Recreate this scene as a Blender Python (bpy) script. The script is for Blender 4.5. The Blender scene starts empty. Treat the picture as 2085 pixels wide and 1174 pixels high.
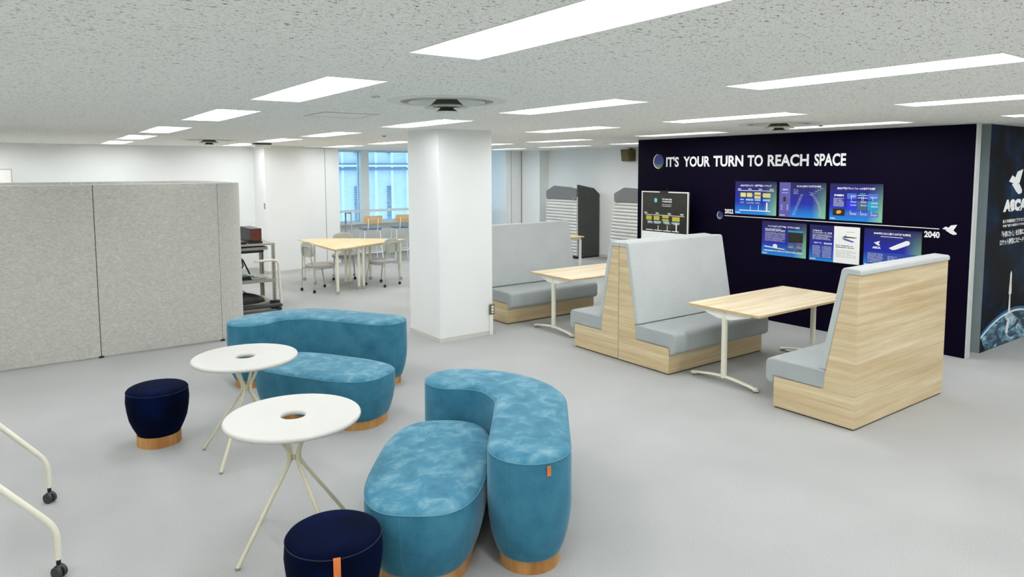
import bpy, math, random
from mathutils import Matrix, Vector
R = math.radians
random.seed(7)
C = bpy.context.scene.collection
SC = bpy.context.scene
HC = 2.604                                   # ceiling height

# ------------------------------------------------------------------ camera
def make_camera():
    f, th, ro, y0, ya, h = 1407.10, .08535, -.00343, 464.49, .6277, 2.12
    cp, sp = math.cos(th), math.sin(th)
    fw = Vector((math.sin(ya)*cp, math.cos(ya)*cp, -sp))
    rt = Vector((math.cos(ya), -math.sin(ya), 0))
    up = rt.cross(fw)
    r = rt*math.cos(ro)+up*math.sin(ro)
    u = -rt*math.sin(ro)+up*math.cos(ro)
    cd = bpy.data.cameras.new('camera')
    cd.sensor_width = 36; cd.lens = f/2085*36
    cd.shift_y = -(587-y0)/2085
    cd.clip_start = .05; cd.clip_end = 200
    co = bpy.data.objects.new('camera', cd); C.objects.link(co)
    m = Matrix((r, u, -fw)).transposed().to_4x4(); m.translation = (0, 0, h)
    co.matrix_world = m
    SC.camera = co
make_camera()

# ------------------------------------------------------------------ world, exposure
LAMP = 26.5                                  # emission of the fluorescent lamps
SKY = 3.0
w = bpy.data.worlds.new('sky'); SC.world = w; w.use_nodes = True
bg = w.node_tree.nodes['Background']
bg.inputs[0].default_value = (.44, .76, 1, 1); bg.inputs[1].default_value = SKY
SC.view_settings.view_transform = 'Standard'
SC.view_settings.look = 'None'
SC.view_settings.gamma = 1
SC.view_settings.use_curve_mapping = False
SC.view_settings.exposure = 0.0
SC.cycles.use_denoising = True
SC.cycles.max_bounces = 8
SC.cycles.diffuse_bounces = 6
SC.cycles.glossy_bounces = 3
SC.cycles.transparent_max_bounces = 12
SC.cycles.caustics_reflective = False
SC.cycles.caustics_refractive = False
SC.cycles.sample_clamp_indirect = 6

# ------------------------------------------------------------------ materials
def lin(h):
    h = h.lstrip('#')
    o = []
    for i in (0, 2, 4):
        c = int(h[i:i+2], 16)/255
        o.append(c/12.92 if c <= .04045 else ((c+.055)/1.055)**2.4)
    return (*o, 1)
class N:
    def __init__(s, name):
        s.m = bpy.data.materials.new(name); s.m.use_nodes = True
        s.t = s.m.node_tree; s.b = s.t.nodes['Principled BSDF']; s.out = s.t.nodes['Material Output']
    def n(s, kind, **kw):
        x = s.t.nodes.new(kind)
        for k, v in kw.items():
            if k in x.inputs: x.inputs[k].default_value = v
            else: setattr(x, k, v)
        return x
    def l(s, a, b): s.t.links.new(a, b)
    def coords(s, scale=(1, 1, 1), rot=(0, 0, 0)):
        tc = s.n('ShaderNodeTexCoord'); mp = s.n('ShaderNodeMapping')
        mp.inputs['Scale'].default_value = scale; mp.inputs['Rotation'].default_value = rot
        s.l(tc.outputs['Object'], mp.inputs[0]); return mp.outputs[0]
    def ramp(s, fac, stops):
        r = s.n('ShaderNodeValToRGB'); e = r.color_ramp.elements
        while len(e) < len(stops): e.new(.5)
        for el, (p, c) in zip(e, stops): el.position = p; el.color = c
        s.l(fac, r.inputs[0]); return r.outputs[0]
    def noise(s, co, scale=5, detail=3, rough=.5, dist=0):
        x = s.n('ShaderNodeTexNoise'); x.inputs['Scale'].default_value = scale; x.inputs['Detail'].default_value = detail
        x.inputs['Roughness'].default_value = rough; x.inputs['Distortion'].default_value = dist
        s.l(co, x.inputs['Vector']); return x.outputs[0]
    def bump(s, h, strength=.2, dist=.01):
        b = s.n('ShaderNodeBump'); b.inputs['Strength'].default_value = strength; b.inputs['Distance'].default_value = dist
        s.l(h, b.inputs['Height']); s.l(b.outputs[0], s.b.inputs['Normal'])
def plain(name, col, rough=.5, metal=0, spec=.5, var=.04, scale=8):
    m = N(name); c = lin(col)
    f = m.noise(m.coords(), scale, 2)
    lo = tuple(x*(1-var) for x in c[:3])+(1,); hi = tuple(min(1, x*(1+var)) for x in c[:3])+(1,)
    m.l(m.ramp(f, [(.3, lo), (.7, hi)]), m.b.inputs['Base Color'])
    m.b.inputs['Roughness'].default_value = rough; m.b.inputs['Metallic'].default_value = metal
    m.b.inputs['Specular IOR Level'].default_value = spec
    return m.m
def emis(name, col, strength):
    m = N(name); m.b.inputs['Base Color'].default_value = lin(col)
    m.b.inputs['Emission Color'].default_value = lin(col); m.b.inputs['Emission Strength'].default_value = strength
    return m.m
def carpet():
    m = N('carpet'); co = m.coords()
    big = m.noise(co, .9, 2); fine = m.noise(co, 170, 2, .7)
    a = m.ramp(big, [(.3, lin('#b3b4b1')), (.7, lin('#bebfbc'))])
    b = m.ramp(fine, [(.25, (.52, .52, .53, 1)), (.75, (1.0, 1.0, 1.0, 1))])
    mx = m.n('ShaderNodeMix', data_type='RGBA', blend_type='MULTIPLY'); mx.inputs[0].default_value = .8
    m.l(a, mx.inputs[6]); m.l(b, mx.inputs[7]); m.l(mx.outputs[2], m.b.inputs['Base Color'])
    m.b.inputs['Roughness'].default_value = .95; m.b.inputs['Specular IOR Level'].default_value = .15
    m.bump(fine, .35, .004); return m.m
def acoustic():
    m = N('acoustic_ceiling')
    co = m.coords((34, 60, 1), (0, 0, R(20))); f1 = m.noise(co, 1.35, 2.2, .55, .4)
    co2 = m.coords((120, 160, 1)); f2 = m.noise(co2, 1, 2, .6)
    a = m.ramp(f1, [(.315, lin('#6b6855')), (.365, (1, 1, 1, 1))])
    b = m.ramp(f2, [(.30, lin('#a8a797')), (.42, (1, 1, 1, 1))])
    mx = m.n('ShaderNodeMix', data_type='RGBA', blend_type='MULTIPLY'); mx.inputs[0].default_value = 1
    m.l(a, mx.inputs[6]); m.l(b, mx.inputs[7])
    m2 = m.n('ShaderNodeMix', data_type='RGBA', blend_type='MULTIPLY'); m2.inputs[0].default_value = 1
    m.l(mx.outputs[2], m2.inputs[6]); m2.inputs[7].default_value = lin('#fafbf6')
    m.l(m2.outputs[2], m.b.inputs['Base Color']); m.b.inputs['Roughness'].default_value = .95
    m.bump(f1, .3, .004); return m.m
def velvet(name, lo, hi, mid, sheen=.5, sc=4.0, tint='#cfe6ee', sp=.22):
    m = N(name); co = m.coords()
    f = m.noise(co, sc, 5, .60, .35); g = m.noise(m.coords((1, 1, .25)), 420, 1)
    c = m.ramp(f, [(.5-sp, lin(lo)), (.5, lin(mid)), (.5+sp, lin(hi))])
    mx = m.n('ShaderNodeMix', data_type='RGBA', blend_type='MULTIPLY'); mx.inputs[0].default_value = .5
    m.l(c, mx.inputs[6]); m.l(m.ramp(g, [(.3, (.7, .7, .7, 1)), (.7, (1, 1, 1, 1))]), mx.inputs[7])
    m.l(mx.outputs[2], m.b.inputs['Base Color'])
    m.b.inputs['Roughness'].default_value = .85; m.b.inputs['Specular IOR Level'].default_value = .05 if 'navy' in name else .2
    m.b.inputs['Sheen Weight'].default_value = sheen; m.b.inputs['Sheen Roughness'].default_value = .35
    m.b.inputs['Sheen Tint'].default_value = lin(tint)
    m.bump(f, .12, .01); return m.m
def wood(name, cols, scale, ns=1.0, rough=.45):
    m = N(name); co = m.coords(scale)
    f = m.noise(co, ns, 4, .55, .25); g = m.noise(m.coords(tuple(s*6 for s in scale)), ns, 2, .6)
    c = m.ramp(f, [(.25, lin(cols[0])), (.42, lin(cols[1])), (.55, lin(cols[2])), (.72, lin(cols[3]))])
    mx = m.n('ShaderNodeMix', data_type='RGBA', blend_type='MULTIPLY'); mx.inputs[0].default_value = .6
    m.l(c, mx.inputs[6]); m.l(m.ramp(g, [(.3, (.80, .76, .70, 1)), (.6, (1, 1, 1, 1))]), mx.inputs[7])
    m.l(mx.outputs[2], m.b.inputs['Base Color']); m.b.inputs['Roughness'].default_value = rough; return m.m
def weave(name, lo, hi, sc=260, rough=.9, big=None, st=(1, 1, .35)):
    m = N(name); f = m.noise(m.coords(st), sc, 2, .7); g = m.noise(m.coords(), big or 3, 3)
    c = m.ramp(f, [(.3, lin(lo)), (.7, lin(hi))])
    mx = m.n('ShaderNodeMix', data_type='RGBA', blend_type='MULTIPLY'); mx.inputs[0].default_value = .6
    m.l(c, mx.inputs[6]); m.l(m.ramp(g, [(.3, (.86, .86, .86, 1)), (.7, (1, 1, 1, 1))]), mx.inputs[7])
    m.l(mx.outputs[2], m.b.inputs['Base Color']); m.b.inputs['Roughness'].default_value = rough
    m.b.inputs['Specular IOR Level'].default_value = .2; m.b.inputs['Sheen Weight'].default_value = .2
    m.bump(f, .25, .003); return m.m
def print_grad(name, tl, bl, br, W, H):
    """poster stock: colour printed as a diagonal blend, in the poster's own frame"""
    m = N(name); tc = m.n('ShaderNodeTexCoord'); sp = m.n('ShaderNodeSeparateXYZ'); m.l(tc.outputs['Object'], sp.inputs[0])
    def div(o, d):
        x = m.n('ShaderNodeMath', operation='DIVIDE'); m.l(o, x.inputs[0]); x.inputs[1].default_value = d; return x.outputs[0]
    u, v = div(sp.outputs[0], W), div(sp.outputs[1], H)
    a = m.ramp(v, [(0, lin(bl)), (.38, lin(tl[1])), (1, lin(tl[0]))])
    e = m.ramp(u, [(.72, (0, 0, 0, 1)), (1, (1, 1, 1, 1))])
    mu = m.n('ShaderNodeMix', data_type='RGBA', blend_type='MIX'); m.l(e, mu.inputs[0]); m.l(a, mu.inputs[6])
    b = m.ramp(v, [(0, lin(br)), (1, lin(tl[0]))]); m.l(b, mu.inputs[7])
    m.l(mu.outputs[2], m.b.inputs['Base Color']); m.b.inputs['Roughness'].default_value = .3; return m.m
def glassy(name):
    m = N(name); t = m.n('ShaderNodeBsdfTransparent'); g = m.n('ShaderNodeBsdfGlossy'); g.inputs['Roughness'].default_value = .02
    t.inputs[0].default_value = (.93, .97, 1, 1)
    x = m.n('ShaderNodeMixShader'); x.inputs[0].default_value = .06
    m.l(t.outputs[0], x.inputs[1]); m.l(g.outputs[0], x.inputs[2]); m.l(x.outputs[0], m.out.inputs[0]); return m.m
OAK = ('#bfa67b', '#cdb78f', '#d8c6a0', '#e3d7b8')
M = dict(
    carpet=carpet(), ceiling=acoustic(),
    wall=plain('wall_paint', '#eceeec', .8, var=.015, scale=2), wall2=plain('wall_paint_grey', '#cdd0cb', .8, var=.015),
    skirt=plain('vinyl_baseboard', '#cfcec6', .6), white=plain('white_enamel', '#ededE6'.lower(), .35, var=.01),
    cream=plain('cream_powder_coat', '#e4e1cf', .4, var=.02), cream2=plain('khaki_powder_coat', '#cfcbb0', .4, var=.02),
    tabletop=plain('white_laminate', '#c3c2bc', .45, var=.01), lampwhite=plain('reflector_enamel', '#f4f5f5', .5, var=.01),
    lamp=emis('fluorescent_tube', '#fbfcff', LAMP),
    teal=velvet('teal_velvet_shaded', '#256078', '#488398', '#35728a', .38, 7, sp=.35), tealtop=velvet('teal_velvet_brushed', '#295f77', '#7ea5b1', '#417c92', .38, 8, sp=.27), navy=velvet('navy_velvet', '#010414', '#02123a', '#010924', .02, tint='#3a66b0'),  # same teal velvet twice: sides coloured darker as upright pile shades, tops brush-marked
    tealpipe=plain('teal_piping', '#4c8599', .8), navypipe=plain('navy_piping', '#030a1e', .8),
    basewood=wood('orange_oak_base', ('#8f6230', '#a8763c', '#ba8a4e', '#c99e64'), (9, 9, 1.2)),
    leather=plain('tan_leather', '#c46a2c', .5, var=.08, scale=30),
    oakside=wood('oak_laminate_side', OAK, (.5, .5, 15)), oaktop=wood('oak_laminate_top', ('#cbb58d', '#d8c49d', '#e2d2b0', '#eadfc4'), (.9, 13, 1)),
    oakedge=plain('oak_edge_band', '#c9b183', .5), honey=wood('honey_table_top', ('#d0b27c', '#dcc08c', '#e3ca99', '#e9d5ab'), (2, 6, 1)),
    fabric=weave('pale_grey_upholstery', '#b2b8b7', '#c9cecc'), fabric2=weave('seat_grey_upholstery', '#9aa1a1', '#b4bab9'),
    felt=weave('grey_felt', '#b2b1a9', '#cfcec6', 85, .95, 22, (.45, .45, 1.2)), feltdark=weave('charcoal_felt', '#3c3d3a', '#565854', 120, .95),
    felthood=weave('slate_felt', '#636666', '#7c7f7e', 120, .95), quilt=weave('quilted_light_felt', '#c6c7c2', '#dcdcd7', 150, .95),
    feltedge=plain('felt_top_binding', '#dddcd4', .9), black=plain('black_plastic', '#0c0c0d', .5, var=.1),
    dark=plain('dark_rubber', '#2c2f31', .5, var=.1), grey=plain('grey_plastic', '#8a8a84', .5), steel=plain('painted_steel_khaki', '#a19f92', .45),
    hole=plain('black_void', '#050505', .9), displaywall=plain('navy_black_film', '#080318', .6, spec=.05, var=.1, scale=1.2),
    trimgrey=plain('aluminium_trim', '#c3c8c4', .5), trimblue=plain('blue_grey_panel', '#8a9798', .6),
    ink=plain('white_vinyl_lettering', '#eef0ee', .5, var=.01), inkgrey=plain('grey_print', '#9a9da2', .5), inkblack=plain('black_print', '#33373c', .6),
    yellow=plain('yellow_print', '#d8cf72', .5), cyan=plain('cyan_print', '#7fc4e0', .5), blue1=plain('deep_blue_print', '#1322c8', .5),
    blue2=plain('cornflower_print', '#4064c0', .5), blue3=plain('teal_print', '#1590b8', .5), slate=plain('slate_print', '#3a5a78', .5),
    purple=plain('violet_print', '#5a55a8', .5), indigo=plain('indigo_print', '#1c3f9c', .5), paper=plain('white_paper', '#f1f2ef', .7, var=.01), photo=plain('photo_print_dark', '#15140f', .4, var=.5, scale=20),
    standink=plain('dark_poster_print', '#262721', .22, var=.35, scale=3), olive=plain('olive_yellow_print', '#b9ad3c', .5), paleblue=plain('pale_blue_print', '#86a9bf', .5),
    orange=plain('orange_photo_print', '#e8923a', .5), pink=plain('pink_print', '#c03878', .5),
    glass=glassy('window_glass'), frame=plain('window_frame_grey', '#b9c2c4', .5), slat=plain('white_blind_slat', '#dfe9ef', .5),
    facade=plain('pale_blue_facade_panel', '#c2c6cc', .5, var=.04, scale=.6), facadedark=plain('dark_blue_facade_strip', '#28527e', .4), facaderib=plain('white_blue_mullion', '#e2e6ee', .5),
    brown=plain('brown_speaker_box', '#5d4f1c', .6, var=.15), grille=plain('olive_grille', '#6b6040', .7), red=plain('reddish_wood', '#5e2216', .5, var=.15, scale=20),
    greychair=plain('grey_green_plastic', '#aeb1a6', .5), seatpad=weave('mushroom_fabric', '#a39f98', '#bcb8b2', 200),
    barblue=weave('steel_blue_fabric', '#566f80', '#6f8898', 200), barwood=wood('bar_chair_ply', ('#b79a6c', '#c6aa7b', '#d0b78b', '#d9c49c'), (3, 3, 9)),
    green=plain('green_cable', '#3c8a3a', .5), chrome=plain('chrome', '#c8c8c8', .25, metal=1), ventgrey=plain('vent_enamel', '#dfe1da', .6, var=.02),
    ventdark=plain('duct_and_cone_shade', '#4a4a40', .7), silver=plain('silver_caster', '#b4b4ae', .4, metal=.4),
    outlet=plain('bronze_outlet_plate', '#6d6450', .4, metal=.3),
)

# ------------------------------------------------------------------ mesh helpers
class MB:
    def __init__(s): s.v = []; s.f = []; s.m = []; s.cur = 0
    def add(s, vs, fs):
        o = len(s.v); s.v += [tuple(x) for x in vs]
        for f in fs: s.f.append(tuple(i+o for i in f)); s.m.append(s.cur)
        return s
    def box(s, x0, x1, y0, y1, z0, z1):
        return s.add([(x0, y0, z0), (x1, y0, z0), (x1, y1, z0), (x0, y1, z0), (x0, y0, z1), (x1, y0, z1), (x1, y1, z1), (x0, y1, z1)],
                     [(0, 3, 2, 1), (4, 5, 6, 7), (0, 1, 5, 4), (1, 2, 6, 5), (2, 3, 7, 6), (3, 0, 4, 7)])
    def prism(s, pts, a, b, fn):
        """pts (p,q) polygon extruded from a to b; fn(p,q,t) -> xyz"""
        n = len(pts); vs = [fn(p, q, a) for p, q in pts]+[fn(p, q, b) for p, q in pts]
        fs = [tuple(range(n))[::-1], tuple(range(n, 2*n))]+[(i, (i+1) % n, n+(i+1) % n, n+i) for i in range(n)]
        return s.add(vs, fs)
    def px(s, pts, x0, x1): return s.prism(pts, x0, x1, lambda p, q, t: (t, p, q))      # pts in y,z
    def py(s, pts, y0, y1): return s.prism(pts, y0, y1, lambda p, q, t: (p, t, q))      # pts in x,z
    def pz(s, pts, z0, z1): return s.prism(pts, z0, z1, lambda p, q, t: (p, q, t))      # pts in x,y
    def rings(s, rs, cap0=True, cap1=True, closed=True):
        n = len(rs[0]); vs = [p for r in rs for p in r]; fs = []
        for k in range(len(rs)-1):
            for i in range(n if closed else n-1):
                j = (i+1) % n; fs.append((k*n+i, k*n+j, (k+1)*n+j, (k+1)*n+i))
        if cap0: fs.append(tuple(range(n))[::-1])
        if cap1: fs.append(tuple(range((len(rs)-1)*n, len(rs)*n)))
        return s.add(vs, fs)
    def tube(s, path, r, seg=10, caps=True):
        P = [Vector(p) for p in path]; rr = r if isinstance(r, (list, tuple)) else [r]*len(P)
        rs = []; up = None
        for i, p in enumerate(P):
            t = ((P[min(i+1, len(P)-1)]-P[max(i-1, 0)])).normalized()
            if up is None: up = Vector((0, 0, 1)) if abs(t.z) < .9 else Vector((1, 0, 0))
            a = t.cross(up).normalized(); b = a.cross(t).normalized(); up = b
            rs.append([p+(a*math.cos(2*math.pi*k/seg)+b*math.sin(2*math.pi*k/seg))*rr[i] for k in range(seg)])
        return s.rings(rs, caps, caps)
    def lathe(s, prof, c=(0, 0, 0), seg=48, cap0=True, cap1=True, closed=False):
        rs = [[(c[0]+r*math.cos(2*math.pi*k/seg), c[1]+r*math.sin(2*math.pi*k/seg), c[2]+z) for k in range(seg)] for r, z in prof]
        if closed: rs.append(rs[0]); cap0 = cap1 = False
        return s.rings(rs, cap0, cap1)
    def ball(s, c, r, sx=1, sy=1, sz=1, seg=14):
        n = 8; rs = []
        for i in range(n+1):
            a = -math.pi/2+math.pi*i/n; q = max(math.cos(a), .02)
            rs.append([(c[0]+sx*r*q*math.cos(2*math.pi*k/seg), c[1]+sy*r*q*math.sin(2*math.pi*k/seg), c[2]+sz*r*math.sin(a)) for k in range(seg)])
        return s.rings(rs)
    def cyl(s, p0, p1, r, seg=16): return s.tube([p0, p1], r, seg)
    def poly(s, pts, n=0.0): return s.add([(u, v, n) for u, v in pts], [tuple(range(len(pts)))])
    def rect(s, u0, v0, u1, v1, n=0.0): return s.poly([(u0, v0), (u1, v0), (u1, v1), (u0, v1)], n)
    def build(s, name, mats, parent=None, smooth=True, bevel=0, seg=3, ang=35):
        me = bpy.data.meshes.new(name); me.from_pydata(s.v, [], s.f)
        mats = mats if isinstance(mats, (list, tuple)) else [mats]
        for m in mats: me.materials.append(m)
        if len(mats) > 1: me.polygons.foreach_set('material_index', s.m)
        me.update()
        if smooth:
            me.polygons.foreach_set('use_smooth', [True]*len(me.polygons)); me.set_sharp_from_angle(angle=R(ang))
        o = bpy.data.objects.new(name, me); C.objects.link(o)
        if parent: o.parent = parent
        if bevel:
            b = o.modifiers.new('bevel', 'BEVEL'); b.width = bevel; b.segments = seg; b.limit_method = 'ANGLE'; b.angle_limit = R(30)
        return o
def tag(o, label=None, cat=None, group=None, kind=None):
    if label: o['label'] = label
    if cat: o['category'] = cat
    if group: o['group'] = group
    if kind: o['kind'] = kind
    return o
def thing(name, label, cat, loc=(0, 0, 0), rz=0, group=None, mat=None):
    o = bpy.data.objects.new(name, None); C.objects.link(o); o.empty_display_size = .1
    if mat is not None: o.matrix_world = mat
    else: o.location = loc; o.rotation_euler = (0, 0, rz)
    return tag(o, label, cat, group)
def struct(name, mb, m, parent=None, **k):
    o = mb.build(name, m, parent, **k)
    if parent is None: o['kind'] = 'structure'
    return o
def kids(o): return [c for c in bpy.data.objects if c.parent == o]
def copy_tree(o, parent=None):
    c = o.copy(); C.objects.link(c); c.parent = parent
    for ch in kids(o): copy_tree(ch, c)
    return c
def dup(root, loc, rz, label, group=None):
    c = copy_tree(root); c.location = loc; c.rotation_euler = (0, 0, rz); c['label'] = label
    if group: c['group'] = group
    return c
def bez(p0, p1, p2, n=6):
    p0, p1, p2 = Vector(p0), Vector(p1), Vector(p2)
    return [tuple((1-t)**2*p0+2*t*(1-t)*p1+t*t*p2) for t in [i/n for i in range(n+1)]]
_tc = {}
def text_mesh(s, bold):
    k = (s, bold)
    if k not in _tc:
        cu = bpy.data.curves.new('t', 'FONT'); cu.body = s; cu.size = 1; cu.offset = bold; cu.resolution_u = 3
        ob = bpy.data.objects.new('t', cu); C.objects.link(ob)
        dg = bpy.context.evaluated_depsgraph_get(); me = bpy.data.meshes.new_from_object(ob.evaluated_get(dg))
        vs = [(v.co.x, v.co.y) for v in me.vertices]; fs = [tuple(p.vertices) for p in me.polygons]
        bpy.data.objects.remove(ob); bpy.data.curves.remove(cu); bpy.data.meshes.remove(me)
        _tc[k] = (vs, fs)
    return _tc[k]
def text(mb, s, u0, v0, u1, v1, n=0.0, bold=.02):
    """set a line of type into the box u0..u1, v0..v1"""
    vs, fs = text_mesh(s, bold)
    if not vs: return
    ax, bx = min(v[0] for v in vs), max(v[0] for v in vs); ay, by = min(v[1] for v in vs), max(v[1] for v in vs)
    mb.add([(u0+(x-ax)/(bx-ax)*(u1-u0), v0+(y-ay)/(by-ay)*(v1-v0), n) for x, y in vs], fs)
def dashes(mb, u0, v0, u1, v1, rows, h=.0035, n=0.0, fill=.92):
    """rows of tiny unreadable print"""
    for i in range(rows):
        v = v1-(v1-v0)*(i+.5)/rows; u = u0; end = u1-(random.random()*.25*(u1-u0) if random.random() < .35 else 0)
        while u < end:
            q = min(end, u+random.uniform(.008, .04)); mb.rect(u, v-h/2, q-.0025, v+h/2, n); u = q+.001
            if random.random() > fill: u += .01
def wallmat(x, y, z):      # frame on a wall that faces -x: u runs to -y, v up, normal -x
    m = Matrix(((0, 0, -1), (-1, 0, 0), (0, 1, 0))).to_4x4(); m.translation = (x, y, z); return m
def wallmat_y(x, y, z):    # frame on a wall that faces -y: u runs to +x
    m = Matrix(((1, 0, 0), (0, 0, -1), (0, 1, 0))).to_4x4(); m.translation = (x, y, z); return m

# ------------------------------------------------------------------ room shell
XR = 11.5; YB = 15.0; YW = 16.3
X0, Y0 = -4.5, -4.0
LX = [-2.77, -.70, 1.368, 3.439, 5.490, 7.525, 9.58]; LY = [-2.06, .27, 2.597, 4.925, 7.274, 9.949, 12.205, 14.484]
LW, LL = .338, 1.41
VENTS = [(2.557, 4.31), (6.85, 4.46), (2.63, 11.9)]; VS = .42
struct('floor', MB().box(X0, 13, Y0, YW+.1, -.1, 0), M['carpet'], smooth=False)
def ceiling():
    xs = sorted({X0, 13}|{x for a in LX for x in (a, a+LW)}|{x for v in VENTS for x in (v[0]-VS, v[0]+VS)}); ys = sorted({Y0, YW+.1}|{y for b in LY for y in (b-LL, b)}|{y for v in VENTS for y in (v[1]-VS, v[1]+VS)})
    mb = MB()
    for i in range(len(xs)-1):
        for j in range(len(ys)-1):
            mx_, my_ = (xs[i]+xs[i+1])/2, (ys[j]+ys[j+1])/2
            if any(a < mx_ < a+LW for a in LX) and any(b-LL < my_ < b for b in LY): continue
            if any(abs(mx_-v[0]) < VS and abs(my_-v[1]) < VS for v in VENTS): continue
            mb.add([(xs[i], ys[j], HC), (xs[i], ys[j+1], HC), (xs[i+1], ys[j+1], HC), (xs[i+1], ys[j], HC)], [(0, 1, 2, 3)])
    for vx, vy in VENTS:
        k = 48; rin, rout = [], []
        for q in range(k):
            a = 2*math.pi*q/k; c, s = math.cos(a), math.sin(a); d = VS/max(abs(c), abs(s)); rin.append((vx+.33*c, vy+.33*s, HC)); rout.append((vx+d*c, vy+d*s, HC))
        mb.rings([rin, rout], False, False)
    struct('ceiling', mb, M['ceiling'], smooth=False)
    struct('ceiling_slab', MB().box(X0, 13, Y0, YW+.1, HC+.22, HC+.3), M['wall'], smooth=False)
ceiling()
T = HC+.15
struct('wall_left', MB().box(X0-.1, X0, Y0, YB, 0, T), M['wall'], smooth=False)
struct('wall_front', MB().box(X0, 13, Y0-.1, Y0, 0, T), M['wall'], smooth=False)
struct('wall_back', MB().box(X0, 4.17, YB, YB+.1, 0, T).box(5.01, 5.95, YB, YB+.1, 0, T).box(5.95, 6.05, YB, YW+.2, 0, T), M['wall'], smooth=False)
struct('pillar', MB().box(4.17, 5.01, 14.22, YB+.1, 0, T), M['wall'], smooth=False)
struct('wall_right', MB().box(XR, XR+.1, 3.3, 14.2, 0, T).box(11.2, XR+.1, 14.2, YB, 0, T).box(10.8, 11.6, YB, YB+.1, 0, T).box(10.7, 10.8, YB+.01, YW+.2, 0, T), M['wall'], smooth=False)
struct('wall_east', MB().box(13, 13.1, Y0, 3.4, 0, T), M['wall'], smooth=False)
struct('column', MB().box(4.175, 4.95, 7.255, 8.04, 0, T), M['wall'], bevel=.006)
struct('baseboard_column', MB().box(4.169, 4.956, 7.249, 8.046, 0, .055), M['skirt'], smooth=False)
struct('baseboard_back', MB().box(X0, 4.164, YB-.008, YB, 0, .06).box(4.163, 5.017, 14.212, 14.22, 0, .06).box(4.162, 4.17, 14.212, YB, 0, .06).box(5.01, 5.018, 14.212, YB, 0, .06).box(5.018, 5.95, YB-.008, YB, 0, .06), M['skirt'], smooth=False)
struct('baseboard_right', MB().box(XR-.008, XR, 3.35, 14.2, 0, .06), M['skirt'], smooth=False)
struct('trim_1', MB().box(5.72, 5.73, YB-.004, YB, 0, HC).box(5.02, 5.95, YB-.004, YB, HC-.012, HC-.004), M['grey'], smooth=False)
struct('trim_2', MB().box(10.86, 10.87, YB-.004, YB, 0, HC).box(11.19, 11.2, YB-.03, YB, 0, HC), M['grey'], smooth=False)
# window wall
Z0W, Z1W = .80, HC
struct('wall_window', MB().box(6.05, 10.7, YW, YW+.15, 0, Z0W).box(6.05, 6.26, YW, YW+.15, Z0W, T).box(7.12, 7.33, YW-.08, YW+.15, Z0W, T).box(9.05, 9.25, YW-.08, YW+.15, Z0W, T), M['wall'], smooth=False)
struct('trim_3', MB().box(6.05, 10.7, YW-.16, YW+.02, Z0W-.04, Z0W), M['white'], smooth=False)
def window(i, x0, x1):
    wf = struct('window_%d' % i, MB().box(x0, x1, YW+.06, YW+.11, Z0W, Z0W+.04).box(x0, x1, YW+.06, YW+.11, HC-.05, HC)
                .box(x0, x0+.035, YW+.06, YW+.11, Z0W+.04, HC-.05).box(x1-.035, x1, YW+.06, YW+.11, Z0W+.04, HC-.05), M['frame'], smooth=False)
    MB().box(x0+.03, x1-.03, YW+.08, YW+.086, Z0W+.035, HC-.045).build('window_pane', M['glass'], wf, smooth=False)
    mb = MB(); z = Z0W+.03
    while z < HC-.07:
        mb.add([(x0+.02, YW+.005, z-.003), (x1-.02, YW+.005, z-.003), (x1-.02, YW+.029, z+.003), (x0+.02, YW+.029, z+.003),
                (x0+.02, YW+.005, z-.0045), (x1-.02, YW+.005, z-.0045), (x1-.02, YW+.029, z+.0015), (x0+.02, YW+.029, z+.0015)],
               [(0, 1, 2, 3), (7, 6, 5, 4), (4, 5, 1, 0), (2, 6, 7, 3)])
        z += .0262
    bl = thing('venetian_blind', 'white slatted blind lowered over the '+('narrow window beside the white pillar' if i == 1 else 'wide window behind the bar chairs' if i == 2 else 'far window hidden past the column'), 'blind', (0, 0, 0), group='blinds in the far windows')
    mb.build('slats', M['slat'], bl, smooth=False)
    MB().box(x0+.015, x1-.015, YW, YW+.035, HC-.045, HC-.004).build('head_rail', M['slat'], bl)
    MB().box(x0+.015, x1-.015, YW+.004, YW+.03, Z0W+.004, Z0W+.018).build('bottom_rail', M['slat'], bl)
window(1, 6.26, 7.12); window(2, 7.33, 9.05); window(3, 9.25, 10.7)
MB().box(6.05, 6.22, 15.6, YW-.16, 0, .72).build('radiator_cover', M['white'], None, bevel=.006)
tag(bpy.data.objects['radiator_cover'], 'low white box cabinet under the sill beside the left window', 'cabinet')

# building across the street
def outside():
    t = thing('office_building', 'pale blue office building with white mullions and dark strips seen through the blinds', 'building', (0, 30, -12))
    MB().box(4, 34, 0, 6, 0, 24).build('wall', M['facade'], t, smooth=False)
    mb = MB(); x = 11.35
    while x < 24:
        mb.box(x, x+.10, -.14, 0, 0, 24); x += .82
    mb.build('mullions', M['facaderib'], t, smooth=False)
    b = MB()
    for z in (14.22, 10.0): b.box(4, 34, -.16, 0, z+.03, z+.12)
    b.build('floor_band', M['facaderib'], t, smooth=False)
    d = MB()
    for z in (14.14, 9.9): d.box(4, 34, -.2, 0, z-.05, z+.05).box(4, 34, -.2, 0, z+.22, z+.27)
    d.build('dark_band', M['facadedark'], t, smooth=False)  # dark blue bands standing out from the facade
    for x in (13.02, 14.66, 16.3, 17.94):
        for z0, z1 in ((9.6, 13.3), (14.9, 16.6)):
            z = z0; s = MB()
            while z < z1: s.box(x-.20, x-.02, -.1, 0, z, z+.07); z += .115
            s.build('vent_strip', M['facadedark'], t, smooth=False)
    tag(MB().box(-10, 50, YW+.4, 30, -12.2, -12).build('street', M['wall2'], None, smooth=False), kind='structure')
outside()

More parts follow.
